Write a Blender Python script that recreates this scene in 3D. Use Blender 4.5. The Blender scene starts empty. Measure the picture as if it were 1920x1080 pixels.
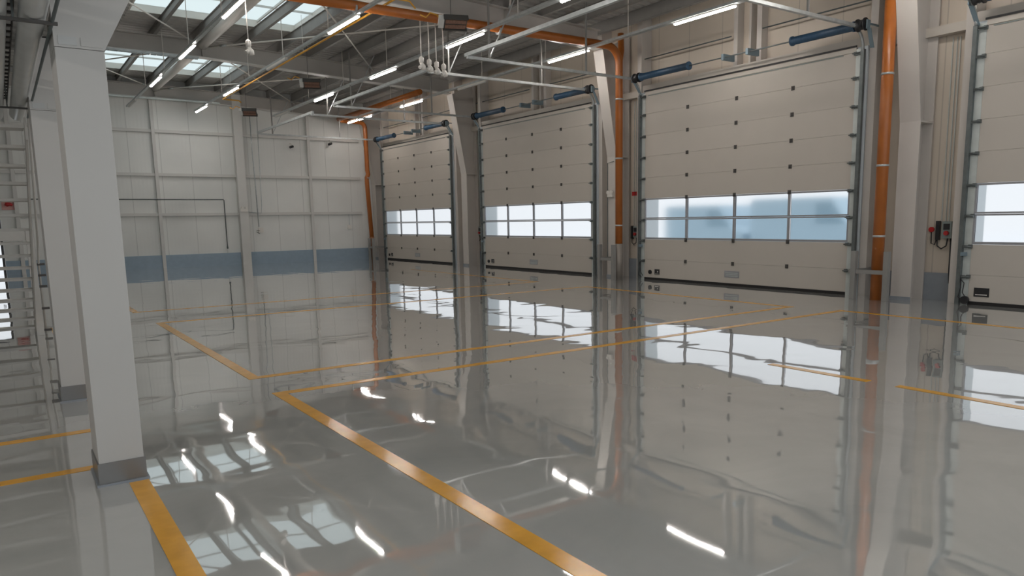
import bpy, bmesh, math, random
from mathutils import Vector, Matrix
random.seed(7)
S = bpy.context.scene
COL = S.collection
PI = math.pi

# ------------------------------------------------------------------ materials
def mat(name, rgb, rough=0.55, metal=0.0, spec=0.5, noise=0.0, nscale=6.0, bump=0.0, coat=0.0):
    m = bpy.data.materials.new(name); m.use_nodes = True
    nt = m.node_tree; b = nt.nodes['Principled BSDF']
    b.inputs['Base Color'].default_value = (*rgb, 1); b.inputs['Roughness'].default_value = rough
    b.inputs['Metallic'].default_value = metal; b.inputs['Specular IOR Level'].default_value = spec
    b.inputs['Coat Weight'].default_value = coat
    if noise or bump:
        tc = nt.nodes.new('ShaderNodeTexCoord'); n = nt.nodes.new('ShaderNodeTexNoise')
        n.inputs['Scale'].default_value = nscale; n.inputs['Detail'].default_value = 4
        nt.links.new(tc.outputs['Object'], n.inputs['Vector'])
        if noise:
            r = nt.nodes.new('ShaderNodeValToRGB')
            r.color_ramp.elements[0].position = .3; r.color_ramp.elements[1].position = .7
            r.color_ramp.elements[0].color = (*[c*(1-noise) for c in rgb], 1)
            r.color_ramp.elements[1].color = (*[min(1, c*(1+noise)) for c in rgb], 1)
            nt.links.new(n.outputs['Fac'], r.inputs['Fac']); nt.links.new(r.outputs['Color'], b.inputs['Base Color'])
        if bump:
            bp = nt.nodes.new('ShaderNodeBump'); bp.inputs['Strength'].default_value = 1; bp.inputs['Distance'].default_value = bump
            nt.links.new(n.outputs['Fac'], bp.inputs['Height']); nt.links.new(bp.outputs['Normal'], b.inputs['Normal'])
    return m

def emis(name, rgb, s):
    m = bpy.data.materials.new(name); m.use_nodes = True
    b = m.node_tree.nodes['Principled BSDF']; b.inputs['Base Color'].default_value = (.8, .8, .8, 1)
    b.inputs['Emission Color'].default_value = (*rgb, 1); b.inputs['Emission Strength'].default_value = s
    return m

def panel_mat(name, rgb, axis, pitch=1.0, off=0.0, seam=0.78, rough=0.5):
    """coated sandwich panel: a thin dark joint every metre and fine ribs"""
    m = mat(name, rgb, rough); nt = m.node_tree; b = nt.nodes['Principled BSDF']; N = nt.nodes.new; L = nt.links.new
    g = N('ShaderNodeNewGeometry'); sp = N('ShaderNodeSeparateXYZ'); L(g.outputs['Position'], sp.inputs[0])
    a = N('ShaderNodeMath'); a.operation = 'MULTIPLY_ADD'; a.inputs[1].default_value = 1/pitch; a.inputs[2].default_value = off + 50
    L(sp.outputs[axis], a.inputs[0])
    f = N('ShaderNodeMath'); f.operation = 'FRACT'; L(a.outputs[0], f.inputs[0])
    c = N('ShaderNodeMath'); c.operation = 'LESS_THAN'; c.inputs[1].default_value = .022/pitch; L(f.outputs[0], c.inputs[0])
    nz = N('ShaderNodeTexNoise'); nz.inputs['Scale'].default_value = .7; L(g.outputs['Position'], nz.inputs['Vector'])
    r = N('ShaderNodeValToRGB'); r.color_ramp.elements[0].position = .3; r.color_ramp.elements[1].position = .7
    r.color_ramp.elements[0].color = (*[x*.95 for x in rgb], 1); r.color_ramp.elements[1].color = (*[x*1.04 for x in rgb], 1)
    L(nz.outputs['Fac'], r.inputs['Fac'])
    mx = N('ShaderNodeMix'); mx.data_type = 'RGBA'; L(c.outputs[0], mx.inputs['Factor']); L(r.outputs['Color'], mx.inputs['A'])
    mx.inputs['B'].default_value = (*[x*seam for x in rgb], 1); L(mx.outputs['Result'], b.inputs['Base Color'])
    w = N('ShaderNodeMath'); w.operation = 'MULTIPLY'; w.inputs[1].default_value = 2*PI/.125; L(sp.outputs[axis], w.inputs[0])
    s = N('ShaderNodeMath'); s.operation = 'SINE'; L(w.outputs[0], s.inputs[0])
    bp = N('ShaderNodeBump'); bp.inputs['Distance'].default_value = .0006; L(s.outputs[0], bp.inputs['Height']); L(bp.outputs['Normal'], b.inputs['Normal'])
    return m

M = {}
M['wall_back'] = panel_mat('white sandwich panel', (.76, .765, .735), 0, 1.0, .12)
M['wall_right'] = panel_mat('beige sandwich panel', (.60, .53, .445), 1, .96, .3)
M['steel'] = mat('light grey coated steel', (.64, .63, .60), .45, noise=.03, nscale=2)
M['purlin'] = mat('dark grey purlin paint', (.27, .26, .245), .55, noise=.05)
M['pillar'] = mat('off white column paint', (.50, .495, .475), .45, noise=.02, nscale=2)
M['pier'] = mat('warm white coated steel', (.56, .525, .485), .45, noise=.03, nscale=2)
M['steel_dark'] = mat('mid grey painted steel', (.26, .255, .24), .5, noise=.06, nscale=3)
M['rafter'] = mat('warm grey painted steel', (.46, .44, .41), .55, noise=.05, nscale=2)
M['galv'] = mat('galvanised steel', (.50, .53, .53), .38, .55, noise=.12, nscale=9)
M['galv_dark'] = mat('dull galvanised track', (.16, .18, .18), .42, .6, noise=.15, nscale=9)
M['zinc'] = mat('bright zinc strip', (.56, .60, .58), .45, .3, noise=.08, nscale=5)
M['door'] = mat('beige door panel', (.525, .485, .43), .5, noise=.015, nscale=2, bump=.0006)
M['alu'] = mat('grey aluminium', (.36, .365, .385), .4, .3)
M['hinge'] = mat('dark hinge steel', (.09, .085, .08), .5, .4)
M['rubber'] = mat('black rubber', (.012, .011, .011), .6)
M['black'] = mat('black plastic', (.02, .02, .022), .4)
M['blue'] = mat('blue painted spring', (.035, .085, .15), .4, .1, noise=.15, nscale=20)
M['bracket'] = mat('blue grey bracket', (.20, .27, .31), .45, .3)
M['orange'] = mat('orange drain pipe', (.38, .115, .02), .32, noise=.1, nscale=4)
M['sleeve'] = mat('grey pipe sleeve', (.28, .25, .22), .5, .2)
M['rust'] = mat('brown pipe sleeve', (.24, .11, .05), .5)
M['yellow'] = mat('yellow gas pipe', (.68, .34, .035), .4)
M['yline'] = mat('yellow floor paint', (.68, .34, .035), .16, noise=.1, nscale=8, spec=.5)
M['plinth'] = mat('blue grey plinth paint', (.30, .39, .47), .35, noise=.05)
M['plinth_r'] = mat('grey plinth paint', (.26, .285, .31), .4, noise=.05)
M['deck'] = mat('grey roof deck', (.50, .485, .455), .5, .0, noise=.06)
M['conduit'] = mat('dark conduit', (.10, .12, .12), .5, .3)
M['white'] = mat('white plastic', (.74, .71, .66), .4)
M['duct'] = mat('grey insulated pipe jacket', (.50, .51, .50), .3, .35, noise=.05)
M['red'] = mat('red plastic', (.42, .02, .02), .4)
M['pink'] = mat('pale red plate', (.6, .33, .3), .5)
M['green'] = mat('grey green box', (.22, .26, .25), .45)
M['ceramic'] = mat('brown ceramic burner', (.22, .12, .085), .7, noise=.2, nscale=30)
M['lamp'] = emis('lamp diffuser', (1, .93, .88), 50)
M['lamp_off'] = mat('unlit lamp diffuser', (.62, .62, .60), .4)
M['colfoot'] = mat('grey metal column foot', (.20, .20, .195), .28, .5)
M['tarmac'] = mat('pale concrete yard', (.70, .72, .74), .8, noise=.05)
M['van'] = mat('pale blue van paint', (.36, .50, .60), .35)
M['van_glass'] = mat('van window', (.24, .36, .45), .2)
M['reveal'] = mat('pale blue metal reveal', (.74, .80, .83), .4)
M['stair'] = mat('grey stair steel', (.58, .57, .54), .5, noise=.05)

# glazing: slightly frosted double wall sheet
g = bpy.data.materials.new('frosted door pane'); g.use_nodes = True; b = g.node_tree.nodes['Principled BSDF']
b.inputs['Base Color'].default_value = (.97, .985, 1, 1); b.inputs['Transmission Weight'].default_value = 1
b.inputs['Roughness'].default_value = .16; b.inputs['IOR'].default_value = 1.2
M['pane'] = g
g = bpy.data.materials.new('opal skylight'); g.use_nodes = True; nt = g.node_tree; nt.nodes.clear()
o = nt.nodes.new('ShaderNodeOutputMaterial'); mx = nt.nodes.new('ShaderNodeMixShader'); t1 = nt.nodes.new('ShaderNodeBsdfTranslucent'); t2 = nt.nodes.new('ShaderNodeBsdfTransparent')
t1.inputs[0].default_value = (.76, .81, .81, 1); t2.inputs[0].default_value = (.66, .76, .78, 1); mx.inputs[0].default_value = 1.0
nt.links.new(t2.outputs[0], mx.inputs[1]); nt.links.new(t1.outputs[0], mx.inputs[2]); nt.links.new(mx.outputs[0], o.inputs[0])
M['skylight'] = g

# polished floor
g = bpy.data.materials.new('polished grey resin floor'); g.use_nodes = True; nt = g.node_tree; b = nt.nodes['Principled BSDF']; N = nt.nodes.new; L = nt.links.new
geo = N('ShaderNodeNewGeometry')
n1 = N('ShaderNodeTexNoise'); n1.inputs['Scale'].default_value = .9; n1.inputs['Detail'].default_value = 6; n1.inputs['Roughness'].default_value = .65; n1.inputs['Distortion'].default_value = .8
L(geo.outputs['Position'], n1.inputs['Vector'])
r = N('ShaderNodeValToRGB'); e = r.color_ramp.elements
e[0].position = .25; e[0].color = (.37, .38, .365, 1); e[1].position = .75; e[1].color = (.45, .455, .435, 1)
L(n1.outputs['Fac'], r.inputs['Fac']); L(r.outputs['Color'], b.inputs['Base Color'])
b.inputs['Roughness'].default_value = .03; b.inputs['IOR'].default_value = 2.0
b.inputs['Coat Weight'].default_value = 1; b.inputs['Coat Roughness'].default_value = .012; b.inputs['Coat IOR'].default_value = 1.5
n2 = N('ShaderNodeTexNoise'); n2.inputs['Scale'].default_value = 1.25; n2.inputs['Detail'].default_value = 1.4; n2.inputs['Roughness'].default_value = .45; n2.inputs['Distortion'].default_value = .6
L(geo.outputs['Position'], n2.inputs['Vector'])
bp = N('ShaderNodeBump'); bp.inputs['Strength'].default_value = 1; bp.inputs['Distance'].default_value = .0042; L(n2.outputs['Fac'], bp.inputs['Height'])
L(bp.outputs['Normal'], b.inputs['Normal']); L(bp.outputs['Normal'], b.inputs['Coat Normal'])
M['floor'] = g
FLOOR_BUMP = bp

# ------------------------------------------------------------------ mesh builder
class MB:
    def __init__(s): s.bm = bmesh.new(); s.smooth = []
    def box(s, x0, x1, y0, y1, z0, z1):
        v = [s.bm.verts.new((x, y, z)) for z in (z0, z1) for x, y in ((x0, y0), (x1, y0), (x1, y1), (x0, y1))]
        for f in ((3, 2, 1, 0), (4, 5, 6, 7), (0, 1, 5, 4), (1, 2, 6, 5), (2, 3, 7, 6), (3, 0, 4, 7)):
            s.bm.faces.new([v[i] for i in f])
        return s
    def bar(s, p, q, w, h, up=(0, 0, 1)):
        """rectangular bar from p to q, w sideways, h along up"""
        p, q = Vector(p), Vector(q); d = (q-p).normalized(); u = Vector(up)
        if abs(d.dot(u)) > .98: u = Vector((1, 0, 0))
        sd = d.cross(u).normalized(); u = sd.cross(d)
        v = [s.bm.verts.new(c + sd*a*w/2 + u*b_*h/2) for c in (p, q) for a, b_ in ((-1, -1), (1, -1), (1, 1), (-1, 1))]
        for f in ((3, 2, 1, 0), (4, 5, 6, 7), (0, 1, 5, 4), (1, 2, 6, 5), (2, 3, 7, 6), (3, 0, 4, 7)):
            s.bm.faces.new([v[i] for i in f])
        return s
    def tube(s, pts, r, n=12, cap=True):
        pts = [Vector(p) for p in pts]; rings = []; rr = r if isinstance(r, (list, tuple)) else [r]*len(pts)
        ref = None
        for i, p in enumerate(pts):
            a = pts[max(i-1, 0)]; c = pts[min(i+1, len(pts)-1)]; d = (c-a).normalized()
            if ref is None:
                ref = Vector((0, 0, 1)) if abs(d.z) < .9 else Vector((1, 0, 0))
            sd = d.cross(ref).normalized(); up = sd.cross(d).normalized(); ref = up
            rings.append([s.bm.verts.new(p + (sd*math.cos(2*PI*k/n) + up*math.sin(2*PI*k/n))*rr[i]) for k in range(n)])
        for a, c in zip(rings, rings[1:]):
            for k in range(n):
                f = s.bm.faces.new((a[k], a[(k+1) % n], c[(k+1) % n], c[k])); f.smooth = n > 6
        if cap:
            s.bm.faces.new(list(reversed(rings[0]))); s.bm.faces.new(rings[-1])
        return s
    def prism(s, prof, axis, a, c):
        """closed profile (list of 2D points) extruded along axis 0/1/2 from a to c"""
        def P(t, uv):
            return (t, uv[0], uv[1]) if axis == 0 else (uv[0], t, uv[1]) if axis == 1 else (uv[0], uv[1], t)
        A = [s.bm.verts.new(P(a, p)) for p in prof]; B = [s.bm.verts.new(P(c, p)) for p in prof]; n = len(prof)
        for k in range(n): s.bm.faces.new((A[k], A[(k+1) % n], B[(k+1) % n], B[k]))
        s.bm.faces.new(list(reversed(A))); s.bm.faces.new(B)
        return s
    def build(s, name, m, parent=None, loc=None, kind=None, bevel=0):
        bmesh.ops.recalc_face_normals(s.bm, faces=s.bm.faces)
        me = bpy.data.meshes.new(name)
        if bevel:
            es = [e for e in s.bm.edges if len(e.link_faces) == 2 and e.calc_face_angle(0) > .7]
            bmesh.ops.bevel(s.bm, geom=es, offset=bevel, segments=2, affect='EDGES', profile=.6)
        s.bm.to_mesh(me); s.bm.free()
        me.materials.append(M[m] if isinstance(m, str) else m)
        o = bpy.data.objects.new(name, me); COL.objects.link(o)
        if parent: o.parent = parent
        if loc: o.location = loc
        if kind: o['kind'] = kind
        return o

def B(*a): return MB().box(*a)
def tag(o, label, cat, group=None):
    o['label'] = label; o['category'] = cat
    if group: o['group'] = group
    return o
def thing(name, label, cat, loc=(0, 0, 0), group=None):
    o = bpy.data.objects.new(name, None); COL.objects.link(o); o.location = loc; o.empty_display_size = .2
    return tag(o, label, cat, group)
def struct_root(name, loc):
    o = bpy.data.objects.new(name, None); COL.objects.link(o); o.location = loc; o['kind'] = 'structure'; return o
def copy_tree(o, parent=None):
    c = o.copy(); COL.objects.link(c); c.parent = parent
    for ch in list(o.children): copy_tree(ch, c)
    return c
def arc(c, r, a0, a1, plane, n=8):
    out = []
    for i in range(n+1):
        a = a0+(a1-a0)*i/n; u, v = r*math.cos(a), r*math.sin(a)
        out.append((c[0]+u, c[1], c[2]+v) if plane == 'xz' else (c[0]+u, c[1]+v, c[2]) if plane == 'xy' else (c[0], c[1]+u, c[2]+v))
    return out

XW, YF = 13.30, 29.26          # inner faces of the door wall and of the far wall
XL, YB, ZR = -5.0, -1.5, 6.55  # left wall, open rear edge, roof deck
DOORS = [25.48, 17.90, 10.515, 2.95]
ROWS = [(6.72, 'nearest'), (14.3, 'second'), (21.68, 'third'), (29.05, 'farthest')]

# ------------------------------------------------------------------ setting
B(XL, XW, YB, YF, -.2, 0).build('floor', 'floor', kind='structure')
B(XL-.2, -1.152, YF, YF+.2, 0, 2.162).box(.052, XW+.25, YF, YF+.2, 0, 2.162).box(XL-.2, XW+.25, YF, YF+.2, 2.162, 7.0).build('wall_back', 'wall_back', kind='structure')
B(XL-.2, XL, YB, YF, 0, 7.0).build('wall_left', 'wall_back', kind='structure')
w = MB(); edges = [YB]
for c in reversed(DOORS): edges += [c-2.887, c+2.887]
edges.append(YF)
rv = MB()
for c in DOORS:   # metal lined reveals between the wall and the door leaf
    rv.box(12.95, XW+.14, c-2.885, c-2.752, 0, 4.49).box(12.95, XW+.14, c+2.752, c+2.885, 0, 4.49).box(12.95, XW+.14, c-2.751, c+2.751, 4.41, 4.49)
rv.build('trim_2', 'reveal', kind='structure')
for a, c in zip(edges[0::2], edges[1::2]): w.box(XW, XW+.12, a, c, 0, 4.492)
w.box(XW, XW+.12, YB, YF, 4.492, 7.0)
w.build('wall_right', 'wall_right', kind='structure')
B(XL, .0-1.16, YF-.07, YF, .0, .46).box(.06, 7.36, YF-.07, YF, 0, .46).box(7.70, XW-.35, YF-.07, YF, 0, .46).build('baseboard_back', 'plinth', kind='structure')
w = MB()
for a, c in ((c0, c1) for c0, c1 in zip(edges[0::2], edges[1::2])):
    w.box(XW-.04, XW, max(a+.16, YB), min(c-.16, YF-.08) if c < YF else YF-.08, 0, .47)
w.build('baseboard_right', 'plinth_r', kind='structure')

# ceiling: trapezoid metal deck with openings for the skylights
SKY = [(2.97, 6.95, 17.45, 20.35), (2.97, 6.95, 24.95, 27.85), (2.97, 6.95, 9.95, 12.85)]
def zdeck(x): return ZR-.042*max(0, x-6.95)
def deck(w, x0, x1, y0, y1, z=ZR):
    p = .25; prof = []; y = y0
    while y < y1-1e-6:
        for dy, dz in ((0, 0), (.11, 0), (.14, .045), (.22, .045)):
            if y+dy < y1: prof.append((y+dy, z+dz))
        y += p
    prof.append((y1, z)); top = [(yy, z+.14) for yy in (y1, y0)]
    n0 = len(w.bm.verts); w.prism(prof+top, 0, x0, x1)
    w.bm.verts.ensure_lookup_table()
    for v in w.bm.verts[n0:]: v.co.z += zdeck(v.co.x)-ZR
w = MB(); deck(w, XL, 2.97, YB, YF); deck(w, 6.95, XW, YB, YF)
ys = [YB, 9.95, 12.85, 17.45, 20.35, 24.95, 27.85, YF]
for a, c in zip(ys[0::2], ys[1::2]): deck(w, 2.97, 6.95, a, c)
w.build('ceiling', 'deck', kind='structure')

# yard outside
B(XW+.2, 60, -30, 70, -.22, -.02).build('trim_1', 'tarmac', kind='structure')

# ------------------------------------------------------------------ floor markings (painted lines, each lifted a hair above the resin)
Z0, Z1 = .0005, .003
def line(name_label, boxes):
    w = MB()
    for x0, x1, y0, y1 in boxes: w.box(x0, x1, y0, y1, Z0, Z1)
    tag(w.build('floor_line', 'yline'), name_label, 'floor marking', 'yellow floor lines')
line('yellow floor line framing the big bay in the foreground, running out of the bottom edge', [(1.84, 1.95, -1.5, 6.50), (1.84, 10.75, 6.50, 6.60), (10.65, 10.75, -1.5, 6.50)])
line('yellow floor line framing the second bay, cornered just beyond the foreground bay', [(1.84, 1.95, 7.34, 12.70), (1.95, 10.62, 7.34, 7.44), (10.52, 10.62, 7.44, 12.7), (1.95, 10.52, 12.60, 12.70)])
line('yellow floor line framing the farthest bay near the back wall', [(1.76, 1.86, 14.5, 21.3), (1.86, 10.62, 14.5, 14.6), (10.52, 10.62, 14.6, 21.3)])
line('yellow floor line passing under the two white columns', [(.475, .58, -1.0, 4.78), (.475, .58, 5.2, 7.4), (.475, .58, 7.82, 13.2)])
line('short yellow cross line meeting the nearest white column from the left', [(-3.5, .475, 5.2, 5.29)])
line('short yellow cross line between the two white columns', [(-3.5, .475, 6.2, 6.29)])
line('short yellow dash on the floor before the third pier, nearer the second door', [(6.24, 6.33, 3.54, 4.6)])
line('short yellow dash on the floor towards the right edge of the picture', [(6.25, 6.34, 1.4, 3.28)])

# ------------------------------------------------------------------ sectional doors
def make_door():
    R = struct_root('door_1', (0, 0, 0)); W = 2.69
    seams = [.055, .49, .985, 1.48, 1.97, 2.47, 2.97, 3.47, 3.97, 4.40]
    for i, (a, c) in enumerate(zip(seams, seams[1:])):
        if i in (2, 3):
            a2 = a+(.045 if i == 2 else .03); c2 = c-(.03 if i == 2 else .035)
            w = B(0, .045, -W, W, a+.003, a2).box(0, .045, -W, W, c2, c-.003)
            xs = [-2.65, -1.395, -.03+.0, 1.335, 2.65]
            w.box(0, .045, -W, -2.66, a2, c2).box(0, .045, 2.66, W, a2, c2)
            for m_ in xs[1:4]: w.box(-.004, .045, m_-.028, m_+.028, a2, c2)
            sec = w.build('glazed_section', 'alu', R)
            for k in range(4):
                l = xs[k]+(.028 if k else -.01); r_ = xs[k+1]-(.028 if k < 3 else -.01)
                B(.012, .030, l, r_, a2, c2).build('pane', 'pane', sec)
        else:
            w = B(0, .045, -W, W, a+.0012, c-.0012)
            sec = w.build('panel_section', 'door', R, bevel=.0025)
        top = c
        if i < 8 and i != 2:
            for yh in (1.335, -.03, -1.395):
                B(-.018, 0, yh-.033, yh+.033, top-.045, top+.035).tube([(-.02, yh, top-.03), (-.02, yh, top+.02)], .012, 8).build('hinge', 'hinge', sec)
        for sgn in (1, -1):   # roller bracket at each end
            y0 = sgn*(W-.02); y1 = sgn*(W+.115)
            w = B(-.05, -.035, min(y0, y1), max(y0, y1), top-.055, top-.01)
            w.tube([(-.075, sgn*(W-.03), top-.03), (-.075, sgn*(W+.10), top-.03)], .011, 8)
            w.box(-.05, 0, min(y0, y0+sgn*.05), max(y0, y0+sgn*.05), top-.06, top)
            w.build('roller_bracket', 'galv_dark', sec)
    B(-.005, .05, -W, W, .0, .055).build('bottom_seal', 'rubber', R)
    B(-.03, -.012, -W-.02, W+.02, 4.485, 4.515).build('top_seal', 'rubber', R)
    B(-.01, .05, -W, W, 4.402, 4.485).build('top_flashing', 'door', R)
    B(-.012, 0, -W+.25, W-.1, 4.375, 4.39).build('top_rail', 'green', R)
    for sgn in (1, -1):
        a, c = sorted((sgn*(W+.001), sgn*(W+.115)))
        B(-.002, .035, a, c, 0, 4.45).build('side_plate', 'zinc', R)
        # vertical track, curve and overhead track
        yt = sgn*(W+.150); x0 = -.03
        w = B(x0-.03, x0+.035, yt-.032, yt+.032, .0, 4.42)
        tr = w.build('vertical_track', 'galv_dark', R)
        w = MB().tube(arc((x0-.37, yt, 4.42), .36, 0, PI/2, 'xz'), .026, 8)
        w.box(-4.85, x0-.34, yt-.032, yt+.032, 4.755, 4.81)
        ov = w.build('overhead_track', 'galv', R)
        for xh in (-1.72, -4.32):
            MB().bar((xh, yt, 4.8), (xh, yt, 6.30), .035, .035).build('hanger', 'steel_dark', ov)
        MB().bar((-4.32, yt, 4.8), (-3.55, yt, 6.30), .022, .022).build('hanger_brace', 'galv', ov)
    MB().bar((-4.82, -2.95, 4.84), (-4.82, 2.95, 4.84), .07, .07).build('rear_crossbar', 'galv', R)
    # spring shaft
    MB().tube([(-.25, -3.0, 4.79), (-.25, 2.82, 4.79)], .014, 8).build('spring_shaft', 'galv_dark', R)
    for a, c in ((1.08, 2.60), (-2.80, -1.50)):
        MB().tube([(-.25, a, 4.79), (-.25, a+.04, 4.79), (-.25, a+.04, 4.79), (-.25, c-.04, 4.79), (-.25, c-.04, 4.79), (-.25, c, 4.79)],
                  [.09, .09, .075, .075, .09, .09], 16).build('torsion_spring', 'blue', R)
    for a, c in ((2.64, 2.80), (-3.0, -2.84)):
        MB().tube([(-.25, a, 4.79), (-.25, a+.02, 4.79), (-.25, a+.03, 4.79), (-.25, c-.03, 4.79), (-.25, c-.02, 4.79), (-.25, c, 4.79)],
                  [.11, .11, .085, .085, .11, .11], 16).build('cable_drum', 'black', R)
    for yb in (2.86, -3.04):
        MB().box(-.30, -.20, yb-.010, yb+.010, 4.70, 4.85).bar((-.22, yb, 4.72), (-.02, yb-.04*(1 if yb>0 else -1), 4.42), .07, .012, (1, 0, 1)).bar((-.25, yb, 4.79), (.08, yb, 4.79), .02, .03).build('shaft_bracket', 'bracket', R)
    for yb in (.12, -.5):
        B(-.31, .05, yb-.03, yb+.03, 4.73, 4.85).build('centre_bearing', 'bracket', R)
    return R

door0 = make_door()
doors = []
leaves = [door0] + [copy_tree(door0) for _ in DOORS[1:]]
for i, c in enumerate(DOORS):
    d = leaves[i]
    d.name = 'door_%d' % (i+1); d.location = (12.90, c, 0)
    if i < 3:   # recessed grip and small black label
        B(-.006, 0, -.21, .19, .18, .325).build('grip_plate', 'alu', d)
        w = MB()
        for k in range(3): w.box(-.012, -.006, -.18, .16, .205+k*.035, .222+k*.035)
        w.build('grip_slats', 'zinc', d)
        B(-.01, 0, 2.17, 2.33, .135, .265).build('label_plate', 'black', d)
        w = MB()
        for k in range(6): w.box(-.012, -.010, 2.19+k*.021, 2.204+k*.021, .148, .160)
        w.box(-.012, -.010, 2.21, 2.24, .19, .225).build('label_lettering', 'white', d)
        MB().tube([(-.03, 2.48, .19), (0, 2.48, .19)], .05, 16).build('cable_wheel', 'black', d)
    else:
        B(-.01, 0, 2.37, 2.60, .14, .285).build('label_plate', 'black', d)
        w = MB()
        for k in range(10): w.box(-.012, -.010, 2.40+k*.018, 2.413+k*.018, .165, .182)
        w.build('label_lettering', 'white', d)
        MB().tube([(-.07, 2.72, .075), (-.02, 2.72, .075)], .065, 20).build('cable_wheel', 'black', d)
    # lift cables hanging beside the far track
    w = MB()
    w.tube([(-.06, 2.80, .42), (-.07, 2.78, .28), (-.06, 2.82, .12), (-.05, 2.74, .05)], .008, 6)
    w.tube([(-.06, 2.80, .42), (-.10, 2.72, .36), (-.09, 2.74, .20), (-.05, 2.69, .09)], .008, 6)
    w.build('hanging_cable', 'black', d)
    B(-.08, -.02, 2.74, 2.82, .80, .86).build('limit_switch', 'bracket', d)
    doors.append(d)

# ------------------------------------------------------------------ door posts and lintel framing
def lbl_door(i): return ['farthest door', 'second door from the back', 'large middle door', 'nearest door'][i]
for i, c in enumerate(DOORS):
    for sgn, side in ((1, 'far'), (-1, 'near')):
        y0 = c+sgn*2.90; y1 = c+sgn*3.04
        w = B(12.97, XW-.002, min(y0, y1), max(y0, y1), 0, 6.25)
        tag(w.build('door_post', 'pier'), 'light grey steel post on the %s side of the %s' % (side, lbl_door(i)), 'post', 'door posts')
    lb = B(13.0, XW-.002, c-2.895, c+2.895, 4.50, 4.66).build('lintel_beam', 'door')
    tag(lb, 'beige steel lintel beam above the %s' % lbl_door(i), 'beam', 'lintel beams')
    for yy, wd, nm in ((.20, .10, 'farther'), (-.17, .05, 'thin middle'), (-.40, .12, 'near')):
        w = B(13.10, XW-.002, c+yy-wd/2, c+yy+wd/2, 4.665, 6.25)
        tag(w.build('header_post', 'pier'), '%s short steel post above the %s' % (nm, lbl_door(i)), 'post', 'short posts above the doors')
# short rails between doors
for (a, c), nm in zip(((5.995, 7.47), (13.56, 14.86), (20.95, 22.43)), ('nearest white pier column', 'second pier column', 'third pier column')):
    w = B(13.12, 13.28, a, c, 4.45, 4.60)
    tag(w.build('wall_rail', 'door'), 'beige horizontal rail on the wall behind the %s' % nm, 'rail', 'wall rails between doors')
# thin dark pipe running along the wall above the doors
segs = [(-2.9, 2.5), (2.9, 6.0), (7.6, 10.0), (10.8, 13.4), (15.1, 17.4), (18.2, 21.2), (22.2, 25.0), (25.8, 28.8)]
for (a, c), nm in zip(segs, ['above the nearest door, near half', 'above the nearest door, far half', 'above the large middle door, near half', 'above the large middle door, far half', 'above the second door from the back, near half', 'above the second door from the back, far half', 'above the farthest door, near half', 'above the farthest door, far half']):
    if c > 28 or a > -3:
        tag(MB().tube([(13.06, a, 5.29), (13.06, c, 5.29)], .014, 8).build('wall_pipe', 'conduit'), 'thin dark pipe on the wall ' + nm, 'pipe', 'thin wall pipes')

# ------------------------------------------------------------------ tapered frame columns along the door wall and the rafters they carry
def zb(x): return 5.905-.042*max(0, x-4.9)
def make_pier(yc, nm):
    R = thing('frame_column', '%s tapered white steel frame column along the door wall' % nm, 'column', (13.0, yc, 0), 'tapered frame columns')
    hw = .175
    prof = [(-.20, 0), (-.175, 0), (-.175, 3.05), (-.62, 5.575), (-.645, 5.575), (-.20, 3.05)]
    MB().prism(prof, 1, -hw, hw).build('inner_flange', 'pier', R)
    MB().prism([(-.175, 0), (.22, 0), (.22, 5.95), (-.62, 5.57), (-.175, 3.05)], 1, -.012, .012).build('web', 'pier', R)
    B(.22, .25, -hw, hw, 0, 5.95).build('outer_flange', 'pier', R)
    for s in (-1, 1):
        B(-.17, .22, min(s*.014, s*hw), max(s*.014, s*hw), 3.03, 3.06).build('stiffener', 'pier', R)
    B(-.215, -.20, -hw-.01, hw+.01, 0, .06).build('base_edge', 'plinth_r', R)
    return R
for yc, nm in ROWS: make_pier(yc, nm)

def make_rafter(yc, nm):
    R = thing('roof_rafter', '%s grey steel roof rafter spanning the hall above the lights' % nm, 'beam', (.4, yc, 0), 'roof rafters')
    def I(x): return x-.4
    x0, x1 = -1.2, 12.33
    def strip(dz0, dz1, hw, name, m):
        MB().prism([(I(x0), zb(x0)+dz0), (I(4.9), zb(4.9)+dz0), (I(x1), zb(x1)+dz0), (I(x1), zb(x1)+dz1), (I(4.9), zb(4.9)+dz1), (I(x0), zb(x0)+dz1)], 1, -hw, hw).build(name, m, R)
    strip(0, .022, .13, 'bottom_flange', 'steel'); strip(.022, .42, .009, 'web', 'rafter'); strip(.42, .44, .13, 'top_flange', 'rafter')
    for xs in (4.84, 9.6):
        B(I(xs)-.01, I(xs)+.01, -.125, -.01, zb(xs)+.03, zb(xs)+.41).build('web_stiffener', 'rafter', R)
for yc, nm in ROWS: make_rafter(yc, nm)

ORD = ['leftmost', 'second from left', 'third from left', 'fourth from left', 'fifth from left', 'sixth from left', 'seventh from left', 'eighth from left', 'ninth from left', 'tenth from left', 'eleventh from left', 'twelfth from left']
PX = [1.6, 2.66, 3.72, 4.68, 5.90, 6.86, 7.75, 8.72, 9.65, 10.6, 11.55, 12.6]
for x, od in zip(PX, ORD):
    z0 = zb(x)+.442; zt = zdeck(x+.05)-.003; hw = .042
    w = B(x-hw, x+hw, YB, YF-.01, z0, z0+.012).box(x-.006, x+.006, YB, YF-.01, z0+.012, zt-.01).box(x-hw, x+hw, YB, YF-.01, zt-.01, zt)
    tag(w.build('roof_purlin', 'purlin'), 'grey steel roof purlin under the metal deck, %s of the row' % od, 'beam', 'roof purlins')
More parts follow.
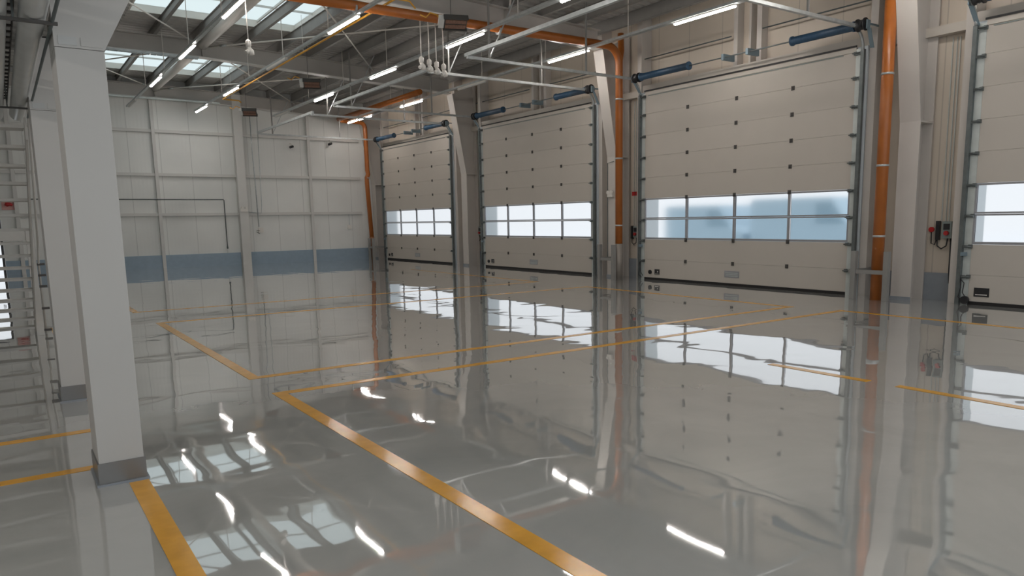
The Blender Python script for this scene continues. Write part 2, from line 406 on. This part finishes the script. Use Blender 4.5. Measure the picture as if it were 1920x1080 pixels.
# pale round strut between the rafters
for (a, c), nm in zip(((6.9, 14.14), (14.46, 21.52), (21.84, 28.88)), ('in the nearest roof bay', 'in the second roof bay', 'in the farthest roof bay')):
    tag(MB().tube([(4.84, a, 6.21), (4.84, c, 6.21)], .115, 20).build('round_strut', 'white'), 'pale round steel strut beside the skylight %s' % nm, 'beam', 'round roof struts')

# skylights
for i, (x0, x1, y0, y1) in enumerate(SKY):
    R = struct_root('window_%d' % (i+1), ((x0+x1)/2, (y0+y1)/2, ZR+.14)); hx, hy = (x1-x0)/2, (y1-y0)/2
    t = .04
    w = B(-hx, hx, -hy, -hy+t, -.14, .06).box(-hx, hx, hy-t, hy, -.14, .06).box(-hx, -hx+t, -hy+t, hy-t, -.14, .06).box(hx-t, hx, -hy+t, hy-t, -.14, .06)
    w.build('skylight_curb', 'white', R)
    B(-hx+t, hx-t, -hy+t, hy-t, .03, .045).build('opal_sheet', 'skylight', R)
    w = MB()
    for k in (1, 2, 3): xx = -hx+2*hx*k/4; w.box(xx-.02, xx+.02, -hy+t, hy-t, -.02, .03)
    w.box(-hx+t, hx-t, -.015, .015, -.015, .03)
    w.build('glazing_bars', 'steel', R)

# roof bracing
def rod(p, q, r, label):
    p, q = Vector(p), Vector(q); R = thing('bracing_rod', label, 'rod', tuple(p), 'roof bracing rods'); d = q-p
    MB().tube([(0, 0, 0), tuple(d)], r*1.3, 8).build('rod', 'white', R)
    m0 = d*.93; m1 = d*.955
    MB().tube([tuple(m0), tuple(m1)], r*2.1, 8).build('turnbuckle', 'galv', R)
def zc(x): return zb(x)+.33
for (ya, yb_), bay in (((14.45, 21.53), 'second roof bay'), ((21.83, 28.87), 'farthest roof bay'), ((6.9, 14.15), 'nearest roof bay')):
    for xa, xb, nm in ((.25, 4.69, 'left panel'), (5.0, 9.65, 'right panel')):
        rod((xa, ya, zc(xa)), (xb, yb_, zc(xb)), .014, 'pale diagonal bracing rod of the %s, %s, rising away to the right' % (bay, nm))
        rod((xb, ya, zc(xb)-.05), (xa, yb_, zc(xa)-.05), .014, 'pale diagonal bracing rod of the %s, %s, rising away to the left' % (bay, nm))

# ------------------------------------------------------------------ light trunking and strip lights
TR = [(3.84, 'leftmost'), (5.93, 'second from left'), (8.62, 'third from left'), (11.53, 'rightmost')]
LZ = 5.41
for x, od in TR:
    R = thing('light_trunking', 'long grey light trunking hung under the roof, %s of four' % od, 'trunking', (x, 1.0, LZ), 'light trunkings')
    wd = .07 if x < 8 else .12
    B(-wd/2, wd/2, 0, 27.2, 0, .05).build('channel', 'galv', R)
    for yy in range(2, 26, 3):
        dx = .0
        zt = zdeck(x)-.005
        MB().tube([(dx, yy+.35, .05), (dx, yy+.35, zt-LZ)], .009, 6).build('suspension_wire', 'white', R)
LAMPS = {0: [(1.2, 1), (5.4, 1), (9.6, 1), (13.9, 1), (18.1, 1), (22.3, 1), (26.7, 0)], 1: [(1.2, 1), (5.4, 1), (9.7, 1), (14.0, 1), (18.4, 0), (22.9, 1), (26.9, 1)],
         2: [(1.2, 1), (5.4, 0), (9.6, 1), (13.85, 1), (18.15, 1), (22.6, 1), (26.8, 0)], 3: [(1.2, 1), (5.4, 1), (9.6, 1), (13.9, 1), (18.45, 0), (22.4, 1), (26.5, 1), (27.85, 1)]}
POS = ['nearest the camera', 'second in its row', 'third in its row', 'fourth in its row', 'fifth in its row', 'sixth in its row', 'seventh in its row', 'farthest in its row']
def make_lamp(lit, ln):
    R = thing('strip_light', 'x', 'lamp', (0, 0, 0), 'strip lights')
    B(-.03, .03, 0, ln, -.03, 0).build('housing', 'white', R)
    MB().prism([(-.03, -.031), (.03, -.031), (.03, -.048), (.018, -.06), (-.018, -.06), (-.03, -.048)], 1, .0, ln).build('diffuser', 'lamp' if lit else 'lamp_off', R)
    return R
protos = {}
for k, (yy, nm) in enumerate(((.9, 'near the camera'), (4.4, 'left of the nearest white column'))):  # unseen fill lights, added to brighten the floor and columns on the left
    R = make_lamp(1, 1.53); R.location = (-1.9, yy, 3.044); R['label'] = 'added unseen fill light under the mezzanine deck, '+nm
for ti, (x, od) in enumerate(TR):
    for k, (y, lit) in enumerate(LAMPS[ti]):
        ln = 1.52 if not (ti == 3 and y > 26) else (1.1 if y < 27.5 else .85)
        key = (lit, ln)
        if key in protos: R = copy_tree(protos[key])
        else: R = protos[key] = make_lamp(lit, ln)
        R.location = (x, y*.985, LZ+.001)
        n = len(LAMPS[ti])
        R['label'] = '%s strip light under the %s trunking, %s' % ('glowing' if lit else 'unlit', od, 'farthest in its row' if k == n-1 else POS[k])

# ------------------------------------------------------------------ far wall framing
def girt(x0, x1, z, nm, m='steel'):
    w = B(x0, x1, YF-.10, YF-.002, z-.05, z+.05)
    tag(w.build('wall_girt', m), nm, 'rail', 'horizontal rails of the back wall')
XS = [.52, 4.70, 7.52, 10.20]
for z, zn in ((1.90, 'lowest'), (3.30, 'middle'), (4.80, 'upper')):
    for a, c, nm in ((-4.98, .46, 'left of the staircase post'), (.58, 4.64, 'left of the thin post'), (4.76, 7.36, 'between the thin post and the wide column'), (7.70, 10.14, 'right of the wide column'), (10.26, 12.30, 'in the right corner')):
        if z < 2 and a < -4: c = -1.2
        girt(a, c, z, '%s horizontal steel rail on the back wall, %s' % (zn, nm))
for x, nm in ((.52, 'behind the staircase'), (4.70, 'left of the wide column'), (10.20, 'right of the wide column')):
    tag(B(x-.055, x+.055, YF-.12, YF-.002, .0, 6.35).build('wall_post', 'steel'), 'thin vertical steel post on the back wall %s' % nm, 'post', 'thin posts of the back wall')
R = thing('wall_column', 'wide white steel column standing against the back wall', 'column', (7.53, YF-.15, 0))
B(-.155, .155, -.13, -.11, 0, 6.3).build('front_flange', 'steel', R); B(-.008, .008, -.11, .12, 0, 6.3).build('web', 'steel', R); B(-.155, .155, .12, .145, 0, 6.3).build('rear_flange', 'steel', R)
w = MB().tube([(.62, YF-.13, 2.43), (6.86, YF-.13, 2.43), (6.88, YF-.13, 2.41), (6.88, YF-.13, .66)], .016, 8)
R = tag(w.build('conduit', 'conduit'), 'thin dark conduit running along the back wall and dropping at its end', 'conduit')
MB().tube([(6.88, YF-.13, .62), (6.88, YF-.13, .70)], .03, 10).build('conduit_end', 'conduit', R)
# small fittings on the back wall
def fitting(name, label, cat, x, y, z, parts):
    R = thing(name, label, cat, (x, y, z))
    for pn, m, bx in parts: B(*bx).build(pn, m, R, bevel=.004)
    return R
R = fitting('emergency_light', 'small white twin-head light box on the wide column of the back wall', 'light', 7.56, YF-.281, 2.03, [('housing', 'white', (-.16, .10, -.05, .0, -.05, .06))])
for dx in (-.09, .05): MB().tube([(dx, -.06, .09), (dx, -.01, .09)], .045, 14).build('lamp_head', 'white', R)
R = fitting('wall_socket', 'white wall socket box with a dangling lead on the back wall', 'socket', 8.16, YF-.03, 1.28, [('housing', 'white', (-.09, .10, -.05, .03, -.09, .09))])
MB().tube([(-.05, -.06, -.02), (-.16, -.08, .0), (-.17, -.08, -.08), (-.06, -.07, -.13)], .01, 6).build('lead', 'black', R)
fitting('wall_socket', 'white wall socket box low in the right part of the back wall', 'socket', 11.74, YF-.03, 1.33, [('housing', 'white', (-.07, .07, -.04, .03, -.08, .08)), ('conduit', 'galv', (-.01, .01, -.02, 0, .08, .52))])
w = MB().tube([(8.02, YF-.12, 5.6), (8.02, YF-.12, 4.3), (8.05, YF-.12, 3.3), (8.08, YF-.12, 1.4)], .018, 8)
tag(w.build('cable', 'galv'), 'pale cable hanging down the back wall beside the wide column', 'cable')
tag(MB().tube([(8.28, YF-.12, 5.5), (8.24, YF-.12, 2.2), (8.20, YF-.12, 1.92), (7.72, YF-.14, 1.97)], .013, 8).build('cable', 'galv'), 'thin cable hooking over to the wide column of the back wall', 'cable')
for x, z, nm in ((9.50, 4.42, 'nearer the wide column'), (11.05, 4.60, 'nearer the orange corner pipe')):
    R = thing('security_camera', 'small black security camera high on the back wall, %s' % nm, 'camera', (x, YF-.02, z), 'cameras on the back wall')
    MB().tube([(0, .02, .18), (0, -.14, .16), (.0, -.16, .05)], .014, 8).build('bracket', 'white', R)
    MB().tube([(-.07, -.18, .0), (.07, -.14, .05)], .045, 12).build('camera_body', 'black', R)

# exit door in the far left, seen through the stairs
R = struct_root('door_5', (-.55, YF-.03, 0))
B(-.60, -.53, -.05, .0, 0, 2.16).box(.53, .60, -.05, 0, 0, 2.16).box(-.53, .53, -.05, 0, 2.08, 2.16).build('door_frame', 'black', R)
B(-.53, .53, -.035, -.005, .02, 2.08).build('door_glass', 'pane', R)
B(.42, .50, -.075, -.035, .98, 1.02).build('door_handle', 'alu', R)
R = thing('fire_alarm', 'red fire alarm on a pale plate above the stairs on the back wall', 'alarm', (.30, YF-.02, 2.26))
B(-.17, .20, -.02, 0, -.17, .17).build('backing_plate', 'pink', R)
MB().tube([(-.08, -.06, .02), (-.02, -.06, .0), (.05, -.06, .01), (.12, -.06, -.02)], [.045, .07, .05, .04], 12).build('alarm_body', 'red', R)

# ------------------------------------------------------------------ drain pipes
def collar(R, p, r, axis='z'):
    d = {'z': (0, 0, .018), 'x': (.018, 0, 0), 'y': (0, .018, 0)}[axis]; p = Vector(p); d = Vector(d)
    MB().tube([tuple(p-d), tuple(p+d)], r, 20).build('pipe_clamp', 'galv', R)
def guard(R_, cx, cy, nm, half=.28):
    G = thing('pipe_guard', 'grey steel H-shaped guard protecting the foot of the %s' % nm, 'guard', (cx, cy, 0), 'pipe guards')
    for s in (-1, 1):
        B(-.165, -.075, s*half-.045, s*half+.045, 0, .86).build('guard_post', 'steel_dark', G, bevel=.004)
    B(-.15, -.105, -half+.05, half-.05, .46, .53).build('crossbar', 'steel_dark', G)
    B(-.13, .70, half+.046, half+.10, .46, .53).build('wall_tie', 'steel_dark', G)
    return G
R = thing('drain_pipe', 'thick orange drain pipe standing beside the nearest pier column', 'pipe', (12.50, 6.995, 0))
MB().tube([(0, 0, 0), (0, 0, 6.2)], .098, 24).build('pipe', 'orange', R)
for z in (1.12, 2.33, 3.85): collar(R, (0, 0, z), .106)
guard(None, 12.50, 7.06, 'nearest orange drain pipe', .30)
R = thing('drain_pipe', 'orange drain pipe between the two middle doors, turning inward along the rafter', 'pipe', (12.50, 13.70, 0))
MB().tube([(0, 0, .86), (0, 0, 5.1)] + arc((-.40, 0, 5.16), .40, 0, PI/2, 'xz')[1:] + [(-10.4, .25, 5.58)], .09, 24).build('pipe', 'orange', R)
MB().tube([(0, 0, 0), (0, 0, .88)], .097, 24).build('grey_foot', 'sleeve', R)
MB().tube([(0, -.02, 4.95), (.02, .0, 5.25), (.12, .06, 5.5), (.12, .08, 5.9)], .075, 16).build('branch', 'orange', R)
for z in (1.33, 2.95, 4.35): collar(R, (0, 0, z), .1)
for x in (-3.4, -6.6): collar(R, (x, .25*(-x)/10.4, 5.53), .1, 'x')
guard(None, 12.46, 13.98, 'middle orange drain pipe', .26)
R = thing('drain_pipe', 'orange drain pipe in the far right corner, kinked halfway up', 'pipe', (12.42, 28.72, 0))
MB().tube([(.06, 0, .9), (-.04, 0, 3.15), (-.04, 0, 3.3), (.03, 0, 3.45), (0, 0, 3.6), (-.01, 0, 5.2)] + arc((-.26, 0, 5.25), .25, 0, PI/2, 'xz')[1:] + [(-1.0, -.05, 5.50), (-1.2, -.25, 5.52), (-1.22, -7.2, 5.55)], .088, 20).build('pipe', 'orange', R)
MB().tube([(.06, 0, 0), (.06, 0, .92)], .1, 20).build('brown_foot', 'rust', R)
collar(R, (-.0, 0, 3.3), .1)
guard(None, 12.44, 28.42, 'farthest orange drain pipe', .2)

# ------------------------------------------------------------------ controls beside the doors
def controls(yc, z, nm, big):
    R = thing('control_box', 'grey control box with red button and looped cables beside the %s' % nm, 'control box', (XW-.002, yc, z), 'door control boxes')
    B(-.10, 0, -.09, .07, -.15, .14).build('housing', 'green', R, bevel=.006)
    MB().tube([(-.10, -.02, -.06), (-.15, -.02, -.06)], .038, 16).build('stop_button', 'red', R)
    B(-.112, -.10, -.06, .04, .0, .10).build('keypad', 'black', R)
    B(-.07, 0, .13, .19, -.18, .15).build('isolator', 'black', R)
    MB().tube([(-.05, .16, -.18), (-.06, .15, -.28), (-.06, .08, -.33), (-.06, .0, -.28), (-.06, -.02, -.15)], .012, 8).build('cable_loop', 'black', R)
    MB().tube([(-.05, -.07, -.14), (-.06, -.08, -.7), (-.06, -.09, -z+.3)], .016, 8).build('down_cable', 'black', R)
    if big:
        MB().tube([(-.02, .27, .0), (-.06, .27, .0)], .045, 14).build('emergency_button', 'red', R)
        MB().tube([(-.04, .27, -.04), (-.05, .26, -.24), (-.05, .20, -.26), (-.05, .17, -.15)], .01, 8).build('button_lead', 'black', R)
    for k, dy in enumerate((.0, .05, .12)):
        MB().tube([(-.02, dy, .14), (-.02, dy, 4.4-z)], .009, 6).build('riser_conduit', 'zinc', R)
controls(6.20, 1.22, 'nearest door', True)
controls(13.86, 1.16, 'large middle door', False)
controls(21.42, 1.16, 'second door from the back', False)
controls(28.64, 1.16, 'farthest door', False)
R = thing('call_point', 'small pair of red alarm call points on the wall left of the large middle door', 'alarm', (XW-.002, 13.92, 2.12))
for dy in (-.07, .07): B(-.04, 0, dy-.05, dy+.05, -.05, .05).build('call_point_box', 'red', R, bevel=.004)
R = thing('emergency_light', 'small white twin-head light on the second pier column beside the orange pipe', 'light', (12.79, 14.30, 2.10))
B(-.06, 0, -.09, .10, -.06, .05).build('housing', 'white', R, bevel=.005)
for dy in (-.05, .07): MB().tube([(-.07, dy, .06), (-.02, dy, .06)], .05, 14).build('lamp_head', 'white', R)
tag(MB().tube([(12.785, 14.44, .5), (12.785, 14.44, 2.9), (12.785, 14.2, 2.93)], .009, 6).build('conduit', 'conduit'), 'thin conduit loop on the face of the second pier column', 'conduit')
R = thing('pipe_valve', 'small white valve fitting on the pipe beside the nearest orange drain pipe', 'valve', (12.86, 7.22, 1.25))
MB().tube([(0, 0, -.12), (0, 0, .14)], .035, 12).build('valve_body', 'white', R)
MB().tube([(0, 0, .12), (.02, 0, 3.4)], .012, 8).build('riser', 'galv', R)
MB().tube([(-.02, -.02, .0), (-.10, -.06, -.03)], .018, 8).build('handle', 'black', R)

# ------------------------------------------------------------------ gas heaters, gas pipe, sockets
R = thing('gas_pipe', 'long yellow gas pipe under the roof feeding the heaters', 'pipe', (6.55, 4.1, 5.70))
MB().tube([(0, 0, 0), (0, 22.7, 0), (.0, 22.76, 0), (.55, 22.85, .0), (.62, 22.85, -.06)], .022, 10).build('pipe', 'yellow', R)
for yy in (9.35,): MB().tube([(0, yy, 0), (.3, yy, .0), (.42, yy, -.12)], .016, 8).build('branch', 'yellow', R)
for yy in (7.2, 14.6, 21.6): MB().tube([(0, yy, .02), (0, yy, .88)], .005, 6).build('suspension_wire', 'white', R)
def heater(x, y, z, nm, sc):
    R = thing('gas_heater', 'brown ceramic gas heater with yellow hose, %s' % nm, 'heater', (x, y, z), 'gas heaters')
    R.rotation_euler = (math.radians(-28), 0, math.radians(-22))
    B(-.22, .22, -.14, .14, 0, .07).box(-.24, .24, -.16, -.14, -.03, .08).box(-.24, .24, .14, .16, -.03, .08).build('reflector_case', 'hinge', R)
    for yy in (-.065, .065): B(-.20, .20, yy-.045, yy+.045, -.018, -.001).build('burner_strip', 'ceramic', R)
    B(-.33, -.225, -.12, .12, -.01, .10).build('gas_valve', 'steel', R, bevel=.006)
    MB().tube([(-.28, .02, .10), (-.34, .05, .25), (-.46, .08, .32), (-.55, .1, .22), (-.66, .1, .28)], .014, 8).build('gas_hose', 'yellow', R)
    return R
for x, y, z, nm, top in ((7.62, 13.05, 5.30, 'nearest, beside the orange pipe', 6.2), (7.46, 20.75, 5.32, 'middle one, near the third rafter', 6.2), (7.36, 26.7, 5.28, 'farthest, before the back wall', 6.2)):
    H = heater(x, y, z, nm, 1)
    w = MB().tube([(x-.1, y, z+.1), (x-.1, y, 6.5)], .006, 6).build('suspension_wire', 'hinge')
    bpy.context.view_layer.update(); w.parent = H; w.matrix_parent_inverse = H.matrix_world.inverted()
def socket(x, y, zt, zbm, nm):
    R = thing('hanging_socket', 'white socket cluster hanging on a cord, %s' % nm, 'socket', (x, y, zt), 'hanging power sockets')
    MB().tube([(0, 0, 0), (0, 0, zbm-zt+.12)], .011, 8).build('cord', 'white', R)
    z = zbm-zt
    MB().tube([(0, 0, z+.16), (0, 0, z+.13), (0, 0, z+.05), (0, 0, z+.02)], [.02, .05, .05, .02], 12).build('cord_coil', 'white', R)
    MB().tube([(-.01, 0, z+.04), (.04, .01, z-.04), (.05, .01, z-.10)], [.03, .055, .045], 12).build('socket_body', 'white', R)
    MB().tube([(.02, 0, z-.02), (-.05, .0, z-.07)], [.03, .04], 10).build('plug', 'white', R)
for k, (x, nm) in enumerate(((7.44, 'leftmost of the cluster of four'), (7.62, 'second of the cluster of four'), (7.79, 'third of the cluster of four'), (7.96, 'rightmost of the cluster of four'))):
    socket(x, 14.18, 5.70, 4.72-(.03*k), nm)
socket(3.97, 14.18, 5.85, 4.63, 'alone at the left')
# cable tray under the third rafter
R = thing('cable_tray', 'perforated grey cable tray slung just under the third rafter', 'cable tray', (1.0, 21.46, 5.835))
w = MB().box(0, 3.72, -.004, .0, 0, .055).box(0, 3.72, .14, .144, 0, .055)
for k in range(25): w.box(k*.15, k*.15+.03, 0, .14, 0, .006)
w.build('tray', 'galv', R)
R = thing('cable_tray', 'bright cable tray along the top of the back wall, left of the wide column', 'cable tray', (1.0, 28.75, 5.82))
B(0, 5.9, 0, .15, 0, .05).build('tray', 'zinc', R)

# ------------------------------------------------------------------ left columns
def left_column(x, y, nm):
    R = thing('hall_column', '%s white box column of the mezzanine with a grey metal foot' % nm, 'column', (x, y, 0), 'mezzanine columns')
    wd, dp = .235, .36
    B(0, wd, 0, dp, .0, 2.46).build('shaft', 'pillar', R, bevel=.004)
    B(-.008, wd+.008, -.008, dp+.008, 0, .135).build('foot_cladding', 'colfoot', R)
    B(-.02, wd+.02, -.02, dp+.02, 0, .012).build('base_plate', 'plinth_r', R)
    MB().prism([(0, 2.462), (wd, 2.462), (.53, 3.04), (0, 3.04)], 1, .0, dp).build('flared_head', 'pillar', R)
    B(.02, .105, -.004, 0, 2.475, 2.52).build('head_plate', 'duct', R); B(.125, .225, -.004, 0, 2.475, 2.52).build('head_plate', 'pillar', R)
    return R
left_column(.335, 4.82, 'nearest')
left_column(.30, 7.44, 'farther')
# mezzanine over the camera
R = thing('mezzanine', 'grey mezzanine deck over the left side carried by the white columns', 'mezzanine', (XL+.02, 4.2, 3.045))
w = MB(); prof = []; y = -3.8
while y < 3.8:
    prof += [(y, 0), (y+.1, 0), (y+.13, .04), (y+.2, .04)]; y += .23
w.prism(prof+[(y, .15), (-3.8, .15)], 0, 0, 5.72).build('deck', 'steel_dark', R)
B(5.722, 5.80, -3.8, 3.84, 0, .2).build('edge_beam', 'steel', R)

# pipes under the mezzanine
def wpipe(x, z, r, y1, nm, m='duct'):
    R = thing('service_pipe', nm, 'pipe', (x, -1.5, z), 'service pipes')
    MB().tube([(0, 0, 0), (0, y1+1.5-.1, 0), (0, y1+1.5, -.0)], r, 28).build('pipe', m, R)
    return R
wpipe(.248, 2.60, .062, 8.9, 'pale thick service pipe hung left of the nearest column')
wpipe(.070, 2.60, .070, 9.0, 'pale thick service pipe at the left edge of the picture')
wpipe(-.13, 2.60, .070, 9.0, 'pale service pipe hung beyond the left edge')
wpipe(.322, 2.535, .0085, 8.6, 'thin dark pipe in front of the column heads', 'conduit')
R = thing('cable_ladder', 'dark cable ladder running between the pale service pipes', 'cable ladder', (.155, -1.5, 2.70))
w = B(-.03, -.024, 0, 10.4, 0, .04).box(.024, .03, 0, 10.4, 0, .04)
for k in range(60): w.box(-.03, .03, .1+k*.17, .13+k*.17, 0, .012)
w.build('ladder', 'hinge', R)
for y, nm in ((4.60, 'near'), (7.9, 'far')):
    R = thing('pipe_hanger', '%s dark crossbar carrying the service pipes' % nm, 'bracket', (0, y, 2.52), 'pipe hangers')
    B(-.3, .345, -.015, .015, -.0, .014).build('crossbar', 'hinge', R)
    for x in (-.25, .158): MB().tube([(x, 0, .0), (x, 0, .52)], .006, 6).build('hanger_rod', 'galv_dark', R)

# ------------------------------------------------------------------ staircase up to the mezzanine
R = thing('staircase', 'open grey steel staircase climbing to the mezzanine behind the white columns', 'staircase', (0, 12.5, 0))
rise, run = .15, .28
for k in range(1, 17):
    B(-1.0, .265, -run*k-.02, -run*k+.23, rise*k-.03, rise*k).build('tread', 'stair', R, bevel=.003)
for x in (-1.02, .275):
    MB().prism([(.15, 0), (.0, 0), (-run*16.2, rise*16.2-.16), (-run*16.2, rise*16.2+.03), (-.0, .18), (.15, .12)], 0, x-.008, x+.008).build('stringer', 'stair', R)
B(.285, .375, -.12, -.03, 0, 1.48).build('newel_post', 'stair', R, bevel=.003)
B(-1.0, .285, -.11, -.05, 1.33, 1.47).build('top_bar', 'stair', R, bevel=.003)
MB().tube([(.40, .0, 0), (.40, -.02, .98), (.40, -.6, 1.30), (.33, -4.9, 3.55)], .014, 8).build('handrail', 'stair', R)
for k in (1, 3, 5, 6, 7): B(.376, .47, -.08, -.04, .05+.155*(k-1), .08+.155*(k-1)).build('side_step', 'hinge', R)

# ------------------------------------------------------------------ vehicles in the yard behind the panes
def van(x, y0, y1, h, nm):
    R = thing('delivery_van', nm, 'van', (x, (y0+y1)/2, -.02)); L2 = (y1-y0)/2
    prof = [(-L2, .35), (L2-.1, .35), (L2, .6), (L2, h-.1), (L2-.1, h), (-L2+1.0, h), (-L2+.45, h*.62), (-L2, h*.5)]
    MB().prism(prof, 0, -.9, .9).build('body', 'van', R, bevel=.04)
    for yy in (-L2+.6, L2-.6):
        for xx in (-.92, .72): MB().tube([(xx, yy, .32), (xx+.2, yy, .32)], .32, 24).build('wheel', 'rubber', R)
    MB().prism([(-L2+.55, h*.62), (-L2+1.0, h*.92), (-L2+1.5, h*.92), (-L2+1.5, h*.62)], 0, -.91, -.9).build('side_window', 'van_glass', R)
van(20.9, 15.9, 19.4, 1.92, 'pale blue van parked outside, seen through the left panes of the large middle door')
van(20.9, 11.7, 15.6, 2.06, 'pale blue van parked outside, seen through the right panes of the large middle door')

# ------------------------------------------------------------------ light
wd = bpy.data.worlds.new('sky'); S.world = wd; wd.use_nodes = True
bg = wd.node_tree.nodes['Background']; bg.inputs[0].default_value = (.93, .965, 1, 1); bg.inputs[1].default_value = .88
sl = bpy.data.lights.new('sun', 'SUN'); sl.energy = 1.2; sl.angle = .05; so = bpy.data.objects.new('sun', sl); COL.objects.link(so)
so.rotation_euler = Vector((.42, .05, -.9)).to_track_quat('-Z', 'Y').to_euler(); so.location = (-6, 0, 20)

# ------------------------------------------------------------------ camera
cam = bpy.data.cameras.new('camera'); co = bpy.data.objects.new('camera', cam); COL.objects.link(co); S.camera = co
yaw, pitch, roll, f = .6192, .148, -.0164, 1378.313
cy, sy, cp, sp = math.cos(yaw), math.sin(yaw), math.cos(pitch), math.sin(pitch)
F = Vector((sy*cp, cy*cp, -sp)); R0 = Vector((cy, -sy, 0)); U0 = R0.cross(F)
cr, sr = math.cos(roll), math.sin(roll); Rv = R0*cr + U0*sr; Uv = -R0*sr + U0*cr
m = Matrix((Rv, Uv, -F)).transposed().to_4x4(); m.translation = (0, 0, 1.5); co.matrix_world = m
cam.sensor_fit = 'HORIZONTAL'; cam.sensor_width = 36; cam.lens = f*36/1920
cam.shift_x = -35.18/1920; cam.shift_y = 77.92/1920; cam.clip_start = .05; cam.clip_end = 300

S.view_settings.view_transform = 'Standard'; S.view_settings.look = 'None'; S.view_settings.gamma = 1
S.view_settings.exposure = .16; S.view_settings.use_curve_mapping = False
S.cycles.max_bounces = 10; S.cycles.transmission_bounces = 8; S.cycles.transparent_max_bounces = 8; S.cycles.diffuse_bounces = 5
S.cycles.sample_clamp_indirect = 6
